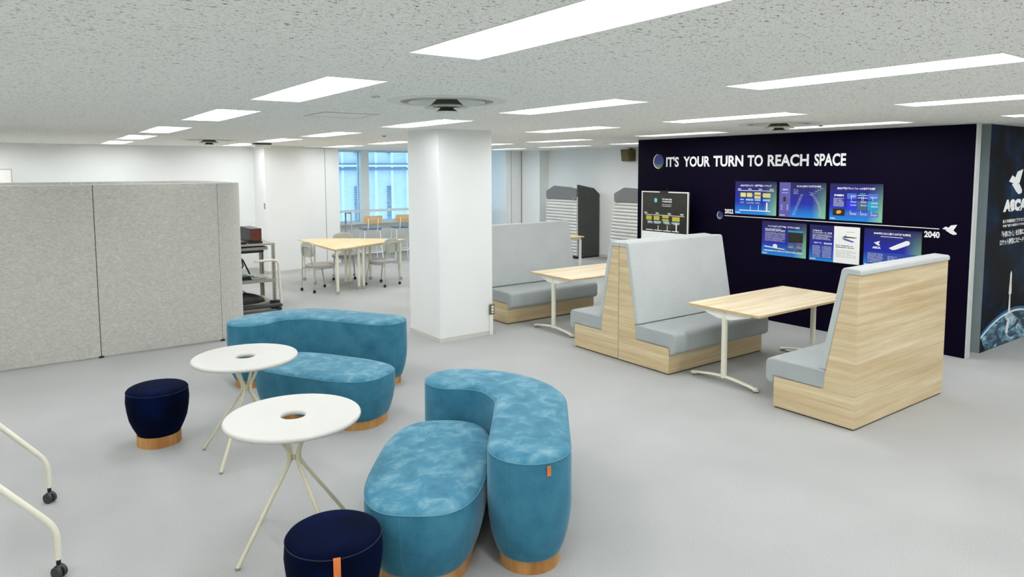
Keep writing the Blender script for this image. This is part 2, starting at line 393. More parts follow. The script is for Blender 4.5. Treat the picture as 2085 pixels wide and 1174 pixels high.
# dark exhibition wall and the wall with the planet picture
XW = 8.504
struct('wall_display', MB().box(XW, 8.60, 3.15, 8.13, 0, HC-.012), M['displaywall'], smooth=False)
struct('trim_4', MB().box(XW, 8.60, 3.136, 3.15, 0, HC-.002).box(XW+.004, 8.596, 3.15, 8.13, HC-.012, HC), M['trimgrey'], smooth=False)
struct('wall_mural', MB().box(8.887, 13, 3.146, 3.32, 0, T).box(8.6, 8.887, 3.28, 3.32, 0, T), [M['trimblue']], smooth=False)
def mural():
    t = thing('space_mural', 'black wall picture of a rocket rising over a blue planet at the right edge', 'mural', mat=wallmat_y(8.889, 3.144, 0))
    W, H = 3.9, HC-.004
    m = N('mural_sky'); tc = m.coords(); f = m.noise(tc, 1.8, 4, .6, .5)
    m.b.inputs['Specular IOR Level'].default_value = .05; m.l(m.ramp(f, [(.45, lin('#060607')), (.62, lin('#0c2440')), (.75, lin('#1c4868'))]), m.b.inputs['Base Color']); m.b.inputs['Roughness'].default_value = .35
    MB().rect(0, 0, W, H, 0).build('printed_sky', m.m, t, smooth=False)
    # planet: a disc limb with an airglow rim and clouds
    cx, cy, r = .95, -1.912, 2.28
    def arc(r0, r1, n, a0=R(60), a1=R(114.4)):
        mb = MB(); k = 60; pts = []
        for i in range(k):
            a = a0+(a1-a0)*i/(k-1); pts.append(a)
        for a, b in zip(pts[:-1], pts[1:]):
            q = [(cx+r0*math.cos(a), max(.004, cy+r0*math.sin(a))), (cx+r1*math.cos(a), max(.004, cy+r1*math.sin(a))), (cx+r1*math.cos(b), max(.004, cy+r1*math.sin(b))), (cx+r0*math.cos(b), max(.004, cy+r0*math.sin(b)))]
            q = [(max(.004, u), v) for u, v in q]
            mb.poly(q[::-1], n)
        return mb
    p = N('planet_print'); f = p.noise(p.coords((1, 2.2, 1), (0, 0, R(25))), 3.2, 6, .65, 1.2)
    p.l(p.ramp(f, [(.34, lin('#07101c')), (.45, lin('#1a3d58')), (.54, lin('#6a9cb0')), (.66, lin('#e2f0f4'))]), p.b.inputs['Base Color']); p.b.inputs['Roughness'].default_value = .4
    arc(1.916, r, .002).build('printed_planet', p.m, t, smooth=False)
    arc(r, r+.022, .0022).build('printed_airglow', plain('airglow_print', '#e6f6ff', .5), t, smooth=False)
    arc(r+.022, r+.055, .0021).build('printed_halo', plain('halo_print', '#2c5f8c', .5), t, smooth=False)
    rk = MB(); u = .81
    rk.poly([(u-.035, .36), (u+.035, .36), (u+.018, .60), (u-.018, .60)], .003)
    rk.poly([(u-.045, .60), (u+.045, .60), (u+.035, .72), (u-.035, .72)], .0032)
    rk.poly([(u-.032, .72), (u+.032, .72), (u+.026, .85), (u, .885), (u-.026, .85)], .0032)
    rk.poly([(u-.09, .13), (u-.01, .13), (u+.03, .26), (u, .30), (u-.05, .26)], .0028)
    rk.build('printed_rocket', M['ink'], t, smooth=False)
    tm = MB()
    text(tm, 'ASCA', .45, 1.600, 1.19, 1.745, .003, .09)
    text(tm, '有人宇宙輸送を実現するプロジェクト', .46, 1.468, 1.40, 1.512, .003, .03)
    text(tm, '宇宙往還機の開発をすすめる', .47, 1.420, 1.14, 1.452, .003, .03)
    text(tm, '「宇宙に行く」を日常に。', .45, 1.305, 1.16, 1.378, .003, .04)
    text(tm, 'ロケット開発にスピードを。', .41, 1.210, 1.24, 1.282, .003, .04)
    tm.build('printed_text', M['ink'], t, smooth=False)
    bird(MB(), .58, 1.80, .42, .30, .003).build('bird_emblem', M['ink'], t, smooth=False)
def bird(mb, u, v, w, h, n):
    P1 = [(0, .52), (.22, .76), (.44, .67), (.58, .90), (1, 1), (.90, .74), (.77, .45), (.60, .40), (.33, .44)]
    P2 = [(.33, .44), (.60, .40), (.77, .42), (1, .16), (.98, .04), (.75, 0), (.55, .12), (.38, .27), (.22, .40)]
    for P in (P1, P2): mb.poly([(u+a*w, v+b*h) for a, b in P][::-1], n)
    return mb
mural()

# lettering and timeline on the dark wall (v measured from the floor, u from the left end)
def swirl(name, label, y, z, s):
    t = thing(name, label, 'emblem', mat=wallmat(XW-.002, y, z))
    g = print_grad('swirl_blend_%s' % name, ('#1a0f60', '#10287c'), '#7f9a3a', '#1f5f6a', s, s)
    k = 32; c = s/2
    MB().poly([(c+c*.92*math.cos(2*math.pi*i/k), c+c*math.sin(2*math.pi*i/k)) for i in range(k)], 0).build('disc', g, t, smooth=False)
    pts = [(c+c*.95*math.cos(R(a)), c+c*math.sin(R(a))) for a in range(100, 281, 10)]
    pin = [(c*1.10+c*.92*math.cos(R(a)), c*1.02+c*.95*math.sin(R(a))) for a in range(275, 104, -10)]
    MB().poly(pts+pin, .001).build('crescent', M['ink'], t, smooth=False)
    return t
def lettering(name, label, cat, y, z, fn):
    mb = MB(); fn(mb)
    o = mb.build(name, M['ink'], None, smooth=False); o.matrix_world = wallmat(XW-.003, y, z); return tag(o, label, cat)
words = [("IT'S", 7.520, 7.262), ('YOUR', 7.170, 6.665), ('TURN', 6.605, 6.085), ('TO', 6.015, 5.765), ('REACH', 5.690, 5.082), ('SPACE', 5.005, 4.582)]
sl = thing('slogan_lettering', "large white letters reading IT'S YOUR TURN TO REACH SPACE", 'lettering', mat=wallmat(XW-.003, 7.520, 2.146))
for wd, a, b in words:
    mb = MB(); text(mb, wd, 7.520-a, 0, 7.520-b, .160, 0, .03); mb.build('word', M['ink'], sl, smooth=False)
lettering('year_lettering', 'white year 2022 at the left end of the timeline', 'lettering', 6.382, 1.462, lambda mb: text(mb, '2022', 0, 0, .150, .066, 0, .04))
lettering('year_lettering', 'white year 2040 at the right end of the timeline', 'lettering', 3.628, 1.322, lambda mb: text(mb, '2040', 0, 0, .166, .074, 0, .04))
lettering('timeline_strip', 'thin white line running between the two rows of posters', 'line', 6.385, 1.424, lambda mb: mb.rect(0, 0, 2.915, .009))
lettering('bird_emblem', 'small white bird emblem beside the year 2040', 'emblem', 3.440, 1.372, lambda mb: bird(mb, 0, 0, .150, .115, 0))
swirl('swirl_emblem', 'round blue and green swirl emblem left of the large slogan', 7.80, 2.118, .235)
swirl('swirl_emblem', 'tiny round swirl emblem left of the year 2022', 6.522, 1.372, .115)

PW, PH = .664, .466
GRAD = print_grad('poster_blue_blend', ('#08044c', '#041aa0'), '#0884d8', '#8cc898', PW, PH)
def poster(label, y, z, fn):
    t = thing('poster', label, 'poster', mat=wallmat(XW-.012, y, z), group='blue posters on the dark wall')
    MB().box(0, PW, 0, PH, -.012, 0).build('board', GRAD, t, smooth=False)
    fn(t)
    lg = MB(); k = 14; lg.poly([(.022+.009*math.cos(6.283*i/k), .024+.009*math.sin(6.283*i/k)) for i in range(k)], .001); dashes(lg, .036, .014, .095, .032, 2, .006, .001)
    lg.build('printed_footer', M['ink'], t, smooth=False)
    return t
def pA(t):
    a = MB(); text(a, 'ASCAプロジェクト - 長期開発ロードマップ', .085, .392, .585, .424, .001, .035)
    for s, u in (('2022', .045), ('2028', .215), ('2032', .385), ('2040', .560)): text(a, s, u, .350, u+.055, .368, .001, .03)
    a.rect(.045, .334, .63, .342, .001); a.rect(.075, .05, .58, .062, .001)
    for u, h in ((.255, .06), (.385, .075)): a.rect(u, .062, u+.008, .062+h, .001)
    a.rect(.51, .062, .532, .175, .001); dashes(a, .09, .155, .16, .18, 2, .004, .001); dashes(a, .19, .15, .32, .18, 2, .004, .001); dashes(a, .34, .15, .42, .18, 2, .004, .001)
    a.build('printed_text', M['ink'], t, smooth=False)
    b = MB()
    for q in ((.090, .245, .180, .305), (.198, .245, .285, .305), (.320, .280, .420, .315), (.320, .228, .420, .264), (.455, .245, .575, .305)): b.rect(*q, .0008)
    b.rect(.18, .273, .455, .276, .0006)
    b.build('printed_boxes', M['yellow'], t, smooth=False)
    c = MB()
    for q in ((.085, .198, .150, .218), (.180, .194, .305, .222), (.325, .194, .420, .222), (.455, .194, .570, .222)): c.rect(*q, .0008)
    c.build('printed_tags', M['cyan'], t, smooth=False)
def pB(t):
    MB().rect(0, 0, .165, PH, .0005).build('printed_column', M['purple'], t, smooth=False)
    a = MB(); text(a, '有人化に必要な技術の段階的な獲得', .255, .405, .595, .430, .001, .035)
    text(a, 'ASCA', .045, .360, .130, .380, .001, .04); a.rect(.04, .325, .13, .330, .001)
    dashes(a, .03, .09, .055, .17, 5, .005, .001); dashes(a, .115, .09, .14, .17, 5, .005, .001); dashes(a, .21, .31, .29, .38, 4, .004, .001, .5)
    for i in range(16):
        s = i/15; dashes(a, .20+.11*s, .03+.27*s, .245+.11*s, .045+.27*s, 1, .0035, .001); dashes(a, .575-.15*s+.05*math.sin(3*s), .03+.30*s, .62-.15*s+.05*math.sin(3*s), .045+.30*s, 1, .0035, .001)
    for i in range(5): dashes(a, .44+.035*i, .30+.022*i, .49+.035*i, .312+.022*i, 1, .003, .001)
    a.build('printed_text', M['ink'], t, smooth=False)
    MB().rect(.06, .21, .10, .27, .0009).build('printed_photo', M['photo'], t, smooth=False)
def pC(t):
    a = MB(); text(a, '独自の開発プラットフォームの有効性を検証', .095, .392, .575, .420, .001, .035)
    text(a, 'P4SD', .060, .305, .185, .330, .001, .05); dashes(a, .05, .175, .19, .285, 9, .004, .001)
    for u0, v0 in ((.27, .30), (.52, .29), (.27, .23), (.27, .19), (.40, .23), (.40, .19), (.53, .22), (.53, .18), (.27, .08), (.40, .08), (.53, .075)): dashes(a, u0, v0, u0+.08, v0+.02, 2, .004, .001)
    for u in (.28, .41, .43, .545): a.rect(u, .255, u+.004, .31, .001)
    for u in (.27, .40, .53): a.rect(u, .10, u+.004, .135, .001)
    a.rect(.36, .318, .48, .325, .001); a.rect(.36, .288, .48, .295, .001)
    a.build('printed_text', M['ink'], t, smooth=False)
    MB().rect(.225, .275, .345, .345, .0006).rect(.485, .275, .615, .345, .0006).rect(.22, .065, .615, .115, .0006).build('printed_boxes', M['blue2'], t, smooth=False)
    MB().rect(.225, .14, .345, .255, .0006).build('printed_blue_box', M['blue1'], t, smooth=False)
    MB().rect(.355, .14, .475, .255, .0006).build('printed_slate_box', M['slate'], t, smooth=False)
    MB().rect(.385, .335, .455, .35, .0007).build('printed_heading_box', M['blue3'], t, smooth=False)
    MB().rect(.485, .14, .615, .255, .0006).build('printed_teal_box', M['blue3'], t, smooth=False)
    MB().rect(.045, .06, .20, .150, .0006).build('printed_photo', M['photo'], t, smooth=False)
    MB().poly([(.10, .08), (.15, .09), (.16, .12), (.12, .13), (.09, .11)], .0009).build('printed_flame', M['orange'], t, smooth=False)
def pD(t):
    a = MB(); text(a, 'アメリカ企業と協業開始・現地法人も設立', .09, .385, .57, .412, .001, .035)
    dashes(a, .05, .33, .36, .37, 3, .007, .001); dashes(a, .05, .19, .36, .32, 9, .0035, .001); a.rect(.04, .055, .20, .068, .001); dashes(a, .21, .05, .62, .075, 2, .006, .001)
    a.poly([(.04, .125), (.34, .100), (.37, .092), (.34, .088), (.06, .108), (.04, .112)][::-1], .001)
    k = 18; a.poly([(.21+.036*math.cos(6.283*i/k), .128+.03*math.sin(6.283*i/k)) for i in range(k)], .0012)
    dashes(a, .41, .12, .50, .15, 2, .004, .001); dashes(a, .53, .12, .61, .15, 2, .004, .001)
    a.build('printed_text', M['ink'], t, smooth=False)
    MB().rect(.40, .20, .62, .335, .0006).build('printed_photo', M['photo'], t, smooth=False)
    MB().rect(.40, .335, .62, .36, .0006).build('printed_band', M['blue3'], t, smooth=False)
    MB().rect(.405, .075, .49, .19, .0006).rect(.515, .075, .61, .19, .0006).build('printed_tables', M['slate'], t, smooth=False)
    MB().poly([(.56+.014*math.cos(6.283*i/12), .165+.014*math.sin(6.283*i/12)) for i in range(12)], .0012).build('printed_dot', M['pink'], t, smooth=False)
def pE(t):
    a = MB(); text(a, '「宇宙輸送業界', .04, .385, .17, .402, .001, .03); text(a, 'ワーキンググループ」を開始', .04, .355, .305, .380, .001, .035)
    dashes(a, .04, .275, .31, .35, 6, .004, .001); text(a, '参加企業リスト', .05, .225, .175, .245, .001, .035); dashes(a, .20, .22, .31, .245, 2, .008, .001)
    dashes(a, .045, .045, .16, .20, 9, .004, .001); dashes(a, .18, .045, .305, .20, 9, .004, .001)
    a.build('printed_text', M['ink'], t, smooth=False)
    MB().rect(.035, .04, .315, .205, .0006).build('printed_table', M['indigo'], t, smooth=False)
    MB().rect(.332, 0, PW, PH, .0006).build('printed_page', M['paper'], t, smooth=False)
    b = MB(); b.poly([(.44, .335), (.47, .345), (.60, .340), (.635, .335), (.60, .328), (.46, .325)][::-1], .001); b.poly([(.475, .34), (.485, .37), (.49, .34)][::-1], .001); b.rect(.49, .40, .60, .403, .001)
    dashes(b, .36, .19, .625, .235, 2, .009, .001, .8); dashes(b, .36, .07, .625, .17, 7, .0025, .001, .7)
    b.build('printed_sketch', M['inkblack'], t, smooth=False)
    MB().poly([(.43, .320), (.48, .318), (.60, .285), (.575, .272), (.47, .295)][::-1], .001).build('printed_sea', M['purple'], t, smooth=False)
def pF(t):
    a = MB(); text(a, '2040年に50人乗りの機体を開発', .115, .400, .545, .428, .001, .04); dashes(a, .20, .37, .46, .385, 1, .008, .001)
    text(a, 'ASCA', .105, .225, .205, .252, .001, .07); bird(a, .120, .265, .075, .055, .001)
    a.poly([(.30, .245), (.335, .225), (.375, .230), (.53, .300), (.54, .325), (.525, .345), (.495, .345), (.375, .285)], .001)
    dashes(a, .05, .05, .24, .17, 8, .0035, .001); dashes(a, .29, .06, .40, .15, 6, .004, .001); dashes(a, .49, .13, .54, .15, 1, .008, .001)
    a.build('printed_text', M['ink'], t, smooth=False)
    MB().rect(.04, .04, .27, .185, .0006).rect(.28, .04, .62, .185, .0006).build('printed_table', M['indigo'], t, smooth=False)
poster('blue poster with yellow chart boxes, upper row beside the year 2022', 6.200, 1.468, pA)
poster('blue poster with violet left column, middle of the upper row', 5.490, 1.463, pB)
poster('blue poster with block diagram and engine photo, right end of the upper row', 4.771, 1.459, pC)
poster('blue poster with dark group photo and white rocket, left end of the lower row', 5.743, .924, pD)
poster('half blue, half white poster with a ship sketch, middle of the lower row', 5.029, .917, pE)
poster('blue poster with large white rocket and bird, partly behind the end bench', 4.312, .917, pF)

def easel():
    t = thing('poster_stand', 'white framed dark poster on a stand, left end of the dark wall', 'poster stand', mat=wallmat(8.30, 7.842, 0))
    W, zt, zb = .955, 1.762, .62
    MB().box(0, W, zb, zt, -.02, 0).build('backing_board', M['grey'], t, smooth=False)
    MB().box(0, W, zt-.018, zt, 0, .008).box(0, W, zb, zb+.018, 0, .008).box(0, .018, zb+.018, zt-.018, 0, .008).box(W-.018, W, zb+.018, zt-.018, 0, .008).build('frame', M['white'], t, smooth=False)
    MB().rect(.018, 1.12, W-.018, zt-.018, .002).build('printed_sheet', M['standink'], t, smooth=False)
    MB().rect(.018, zb+.018, W-.018, 1.12, .002).build('paper_sheet', M['paper'], t, smooth=False)
    MB().box(.39, .56, zt-.02, zt+.012, -.022, .014).box(.515, .525, zt, zt+.05, -.01, -.002).build('clip', M['black'], t, smooth=False)
    a = MB(); text(a, "IT'S YOUR TURN", .435, 1.628, .63, 1.652, .004, .05); text(a, 'TO REACH SPACE', .435, 1.592, .63, 1.616, .004, .05); dashes(a, .435, 1.52, .64, 1.57, 2, .007, .004)
    for s, u in (('2022', .06), ('2028', .30), ('2032', .55), ('2040', .80)): text(a, s, u, 1.405, u+.065, 1.428, .004, .04)
    a.rect(.08, 1.385, .88, 1.393, .004)
    a.rect(.10, .985+.155, .25, 1.152, .004).rect(.27, 1.14, .44, 1.152, .004).rect(.46, 1.14, .62, 1.152, .004).rect(.64, 1.14, .78, 1.152, .004)
    for u, h in ((.35, .07), (.54, .08)): a.rect(u, 1.152, u+.012, 1.152+h, .004)
    a.rect(.715, 1.152, .738, 1.275, .004)
    for u in (.14, .28, .50, .67): dashes(a, u, 1.245, u+.11, 1.285, 2, .006, .004)
    a.build('printed_text', M['ink'], t, smooth=False)
    b = MB()
    for q in ((.10, 1.305, .22, 1.372), (.26, 1.305, .38, 1.372), (.44, 1.345, .57, 1.38), (.44, 1.295, .57, 1.33), (.64, 1.305, .79, 1.372)): b.rect(*q, .003)
    b.build('printed_boxes', M['olive'], t, smooth=False)
    c = MB()
    for q in ((.13, 1.262, .22, 1.29), (.26, 1.26, .42, 1.292), (.46, 1.26, .58, 1.292), (.63, 1.26, .79, 1.292)): c.rect(*q, .0032)
    c.build('printed_tags', M['paleblue'], t, smooth=False)
    d = MB(); k = 16; d.poly([(.30+.032*math.cos(6.283*i/k), 1.62+.036*math.sin(6.283*i/k)) for i in range(k)], .003); d.build('printed_swirl', M['cyan'], t, smooth=False)
    for u in (.12, .83):
        MB().cyl((u, .0, .06), (u, zb+.02, -.03), .013).build('leg', M['white'], t)
    MB().cyl((.475, 0, -.16), (.475, 1.2, -.035), .011).build('leg', M['white'], t)
easel()

# ------------------------------------------------------------------ ceiling lights
ROWN = {1.368: 'row at the far left', 3.439: 'row passing the white column', 5.490: 'row above the booth benches', 7.525: 'row beside the dark wall', 9.58: 'row behind the dark wall', -.70: 'row left of the camera', -2.77: 'row along the left wall'}
ORD = ['behind the camera', 'above the camera', 'nearest', 'second nearest', 'third', 'fourth', 'fifth', 'last and farthest']
def light0():
    t = thing('ceiling_light', '', 'ceiling light', (0, 0, HC), group='recessed ceiling lights')
    d = .055; ix = .085; a, b, c_, e = 0, LW, 0, -LL
    hs = MB()  # sloping reflector tray: local x 0..LW, y -LL..0
    o = [(0, -LL, 0), (LW, -LL, 0), (LW, 0, 0), (0, 0, 0)]; i_ = [(ix, -LL+.07, d), (LW-ix, -LL+.07, d), (LW-ix, -.07, d), (ix, -.07, d)]
    hs.add(o+i_, [(0, 4, 5, 1), (1, 5, 6, 2), (2, 6, 7, 3), (3, 7, 4, 0), (4, 7, 6, 5)])
    hs.build('reflector', M['lampwhite'], t, smooth=False)
    MB().box(-.008, 0, -LL-.008, .008, -.003, 0).box(LW, LW+.008, -LL-.008, .008, -.003, 0).box(0, LW, -LL-.008, -LL, -.003, 0).box(0, LW, 0, .008, -.003, 0).build('frame', M['white'], t, smooth=False)
    lm = MB(); rs = []
    for y in (-LL+.075, -.075):
        rs.append([(LW/2+.075*math.cos(R(180+k*18)), y, d-.004+.042*math.sin(R(180+k*18))) for k in range(11)])
    lm.rings(rs, True, True, closed=False)
    lm.build('lamp_cover', M['lamp'], t, smooth=True, ang=80)
    return t
L0 = light0(); first = True
for xi, x in enumerate(LX):
    for yi, y in enumerate(LY):
        lab = 'white recessed ceiling light, %s of the %s' % (ORD[yi] if yi != 2 or x > 0 else 'nearest', ROWN[x])
        if first: L0.location = (x, y, HC); L0['label'] = lab; first = False
        else: dup(L0, (x, y, HC), 0, lab)

# ------------------------------------------------------------------ other ceiling fittings
def vent0():
    t = thing('ceiling_vent', '', 'air vent', (0, 0, HC), group='round ceiling air vents')
    MB().lathe([(.43, 0), (.425, -.005), (.335, -.008), (.33, 0), (.33, .10)], cap0=False, cap1=False).build('flange', M['ventgrey'], t)
    MB().lathe([(.33, .10), (.001, .101)], cap0=False).build('duct', M['ventdark'], t)
    MB().lathe([(.331, -.0005), (.272, -.001)], cap0=False, cap1=False).build('ring', M['grey'], t)
    MB().lathe([(.272, -.001), (.274, -.012), (.262, -.010), (.20, .030), (.10, .045), (.05, .047)], cap0=False, cap1=False).build('dish', M['ventgrey'], t)
    b = MB().lathe([(.055, .045), (.075, .01), (.120, -.032)], cap0=False, cap1=False).build('cone', M['ventdark'], t)  # dark colour stands for the shade on the cone's outer face
    MB().lathe([(.118, -.030), (.160, -.046), (.158, -.050), (.116, -.036)], cap0=False, cap1=False).build('lip', M['ventgrey'], b)
    b = MB().lathe([(.04, -.02), (.05, -.055), (.075, -.072)], cap0=True, cap1=False).build('centre_cone', M['ventdark'], t)  # inner cone likewise has its shade painted in
    MB().lathe([(.075, -.072), (.085, -.076), (.001, -.080)], cap0=False, cap1=True).build('lip', M['ventgrey'], b)
    return t
V0 = vent0(); V0.location = (2.557, 4.31, HC); V0['label'] = 'large round ceiling air vent in front of the white column'
dup(V0, (6.85, 4.46, HC), 0, 'round ceiling air vent above the dark wall slogan')
dup(V0, (2.63, 11.9, HC), 0, 'round ceiling air vent far off above the back wall')
def hatch():
    t = thing('ceiling_hatch', 'square access hatch flush in the speckled ceiling', 'hatch', (2.42, 5.92, HC))
    s = .25; mb = MB()
    for q in ((-s, s, -s, -s+.006), (-s, s, s-.006, s), (-s, -s+.006, -s, s), (s-.006, s, -s, s)): mb.box(*q, -.003, 0)
    mb.build('seam_frame', M['grey'], t, smooth=False)
    MB().box(-s+.006, s-.006, -s+.006, s-.006, -.002, 0).build('hatch_panel', M['ceiling'], t, smooth=False)
hatch()
def detector(x, y, label, m, r=.055):
    t = thing('smoke_detector', label, 'smoke detector', (x, y, HC), group='small round ceiling fittings')
    MB().lathe([(r, 0), (r*.98, -.008), (r*.6, -.014)], seg=24).build('base', M['white'], t)
    MB().lathe([(r*.5, -.010), (r*.42, -.022), (r*.2, -.027)], seg=20).build('sensor', M[m], t)
detector(1.927, 4.15, 'small white round fitting on the ceiling between lights and large vent', 'chrome', .06)
detector(4.287, 8.955, 'small dark smoke detector left of the white column top', 'outlet')
detector(7.289, 4.231, 'small dark fitting on the ceiling right of the vent near the slogan', 'outlet', .05)
def projector():
    t = thing('ceiling_projector', 'white box unit with black bracket under the ceiling near the white pillar', 'projector', (3.76, 12.95, HC))
    MB().box(-.15, .15, -.11, .11, -.022, 0).build('bracket', M['black'], t, bevel=.004)
    MB().box(-.14, .14, -.10, .10, -.075, -.022).build('body', M['white'], t, bevel=.008)
projector()

# ------------------------------------------------------------------ booth benches
BL = 1.60
def bench0(overhang, tagged=True):
    t = thing('booth_bench', '', 'bench', group='high backed booth benches')
    MB().box(.01, BL-.01, .01, .72, 0, .012).build('plinth', M['black'], t, smooth=False)
    MB().box(0, BL, .0015, .73, .012, .28).build('base', M['oakside'], t, bevel=.0015, seg=1)
    MB().px([(.0015, .2815), (.0015, 1.265), (.10, 1.265), (.284, .2815)], 0, BL).build('back_panel', M['oakside'], t, bevel=.0015, seg=1)
    b0 = -.012 if overhang else .0015
    MB().px([(b0, 1.267), (b0, 1.302), (b0+.012, 1.314), (.118, 1.320), (.135, 1.316), (.148, 1.296), (.308, .455), (.254, .447), (.101, 1.267)], -.004, BL+.004).build('back_cushion', M['fabric'], t, bevel=.014, seg=3)
    MB().px([(.2555, .283), (.733, .283), (.738, .216), (.778, .216), (.815, .25), (.815, .395), (.80, .428), (.765, .443), (.2555, .446)], -.004, BL+.004).build('seat_cushion', M['fabric2'], t, bevel=.016, seg=3)
    if tagged: MB().box(.03, .05, .812, .822, .265, .30).build('brand_tag', M['black'], t, smooth=False)
    return t
B0 = bench0(True); B0.location = (5.41, 2.77, 0); B0['label'] = 'nearest booth bench, showing its wood back, at the right by the dark wall'
B1 = bench0(False, False); B1.location = (5.39+BL, 5.4235, 0); B1.rotation_euler = (0, 0, math.pi); B1['label'] = 'right half of the back-to-back booth pair, facing the near wood table'
B2 = bench0(False); B2.location = (5.39, 5.4265, 0); B2['label'] = 'left half of the back-to-back booth pair, facing the far wood table'
dup(B1, (5.42+BL, 8.318, 0), math.pi, 'farthest booth bench beside the white column, its front facing the far wood table')
def booth_table(label, x0, yc):
    Lt, Wt, zt = 1.69, .845, .75
    t = thing('booth_table', label, 'table', (x0, yc, 0), group='wood topped booth tables')
    o = MB().box(0, Lt, -Wt/2, Wt/2, zt-.024, zt).build('tabletop', [M['oaktop']], t, bevel=.002, seg=1)
    MB().box(-.001, 0, -Wt/2, Wt/2, zt-.023, zt-.001).box(Lt, Lt+.001, -Wt/2, Wt/2, zt-.023, zt-.001).box(0, Lt, -Wt/2-.001, -Wt/2, zt-.023, zt-.001).box(0, Lt, Wt/2, Wt/2+.001, zt-.023, zt-.001).build('edge_band', M['oakedge'], o, smooth=False)
    for px in (.055, Lt-.055):
        lg = thing('support', None, None); lg.parent = t; lg.location = (px, 0, 0)
        b = MB().cyl((0, 0, .055), (0, 0, zt-.025), .029, 20).build('post', M['cream'], lg)
        rs = []
        for k in range(17):
            y = -.385+.77*k/16; a = abs(y)/.385; z = .026+.042*(1-a**1.6); wx = .026+.008*(1 if a > .86 else 0)-.004*(a < .2); hz = .013
            rs.append([(wx*math.cos(2*math.pi*j/12), y, z+hz*math.sin(2*math.pi*j/12)) for j in range(12)])
        MB().rings(rs).build('foot', M['cream'], lg)
        MB().ball((0, -.365, .018), .03, 1, 1.1, .5).ball((0, .365, .018), .03, 1, 1.1, .5).build('foot_pad', M['cream'], lg)
        MB().cyl((0, -.365, 0), (0, -.365, .006), .022).cyl((0, .365, 0), (0, .365, .006), .022).box(-.006, .006, -.355, -.30, .040, .046).build('glide', M['black'], lg)
        MB().px([(-.33, zt-.025), (-.30, zt-.045), (-.08, zt-.105), (.08, zt-.105), (.30, zt-.045), (.33, zt-.025)], -.018, .018).build('bracket', M['white'], lg, bevel=.003)
    MB().box(.06, Lt-.06, -.03, .03, zt-.06, zt-.025).build('beam', M['white'], t)
booth_table('oak-look booth table on white T-legs between the nearest bench and the back-to-back pair', 5.575, 4.195)
booth_table('oak-look booth table on white T-legs in front of the farthest bench', 5.60, 6.875)

# ------------------------------------------------------------------ velvet seating
def centreline(s, r, ph, n=22):
    P = [(-s+s*i/8, 0) for i in range(8)]+[(r*math.sin(ph*i/n), r*(1-math.cos(ph*i/n))) for i in range(n+1)]
    return P
def arc_outline(w, s=.698, r=.492, ph=1.677, k=12):
    P = centreline(s, r, ph); m = len(P); L, Rr = [], []
    for i, p in enumerate(P):
        a, b = P[max(i-1, 0)], P[min(i+1, m-1)]; d = math.hypot(b[0]-a[0], b[1]-a[1]); tx, ty = (b[0]-a[0])/d, (b[1]-a[1])/d
        if i == 0: tx, ty = 1, 0
        if i == m-1: tx, ty = math.cos(ph), math.sin(ph)
        bend = math.exp(-((i-14)/6.0)**2)*.022*(w/.229)
        L.append((p[0]-ty*(w+bend), p[1]+tx*(w+bend))); Rr.append((p[0]+ty*w, p[1]-tx*w))
    out = list(Rr)
    e = P[-1]; a0 = ph-math.pi/2
    for i in range(1, k): a = a0+math.pi*i/k; out.append((e[0]+w*math.cos(a), e[1]+w*math.sin(a)))
    out += L[::-1]
    e = P[0]
    for i in range(1, k): a = math.pi/2+math.pi*i/k; out.append((e[0]+w*math.cos(a), e[1]+w*math.sin(a)))
    return out
def oval_outline(k_, a=.646, b=.333, n=3.0, seg=72):
    out = []
    A, B = a-k_, b-k_
    for i in range(seg):
        t = 2*math.pi*i/seg; c, s = math.cos(t), math.sin(t)
        out.append((A*math.copysign(abs(c)**(2/n), c), B*math.copysign(abs(s)**(2/n), s)))
    return out
def upholstered(t, outline, seam, top, matn, pipe, basemat='basewood', seams=()):
    """outline(inset) -> plan polygon, the same number of points for every inset"""
    prof = [(.060, .072), (.052, .082), (.036, .125), (.018, .19), (.005, .27), (0, .34), (.001, seam-.04), (.005, seam)]
    prof = [(k, z) for i, (k, z) in enumerate(prof)]
    body = [[(x, y, z) for x, y in outline(k)] for k, z in prof]
    domeN = [(.005, seam), (.011, seam+(top-seam)*.35), (.026, seam+(top-seam)*.62), (.05, seam+(top-seam)*.80), (.10, seam+(top-seam)*.93), (.16, top)]
    dome = [[(x, y, z) for x, y in outline(k)] for k, z in domeN]
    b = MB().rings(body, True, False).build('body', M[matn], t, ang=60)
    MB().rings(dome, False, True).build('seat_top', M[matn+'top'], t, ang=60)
    o = outline(.004); mb = MB(); mb.tube([(x, y, seam) for x, y in o]+[(o[0][0], o[0][1], seam)], .0028, 6, False)
    for i in seams:
        pa = []
        for k, z in prof:
            x, y = outline(k-.0004)[i]; pa.append((x, y, z))
        mb.tube(pa, .0009, 5)
    mb.build('piping', M[pipe], b)
    base = [[(x, y, z) for x, y in outline(.066)] for z in (0, .074)]
    MB().rings(base).build('base', M[basemat], t, ang=50)
def place(t, x, y, rz, label): t.location = (x, y, 0); t.rotation_euler = (0, 0, rz); t['label'] = label
H1 = thing('curved_bench', '', 'bench', group='tall curved velvet benches')
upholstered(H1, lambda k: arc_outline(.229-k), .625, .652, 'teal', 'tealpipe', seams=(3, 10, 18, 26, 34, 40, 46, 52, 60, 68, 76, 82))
place(H1, 2.583, 6.839, 2.115, 'tall curved teal velvet bench behind the round tables, by the felt screen')
H2 = copy_tree(H1); place(H2, 2.632, 3.421, .897, 'tall curved teal velvet bench nearest the middle, with a tan leather tab')
MB().box(-.011, .011, 0, .004, -.026, .026).build('leather_tab', M['leather'], H2)
tb = [c for c in kids(H2) if c.name.startswith('leather_tab')][0]
O1 = thing('oval_bench', '', 'bench', group='low oval velvet benches')
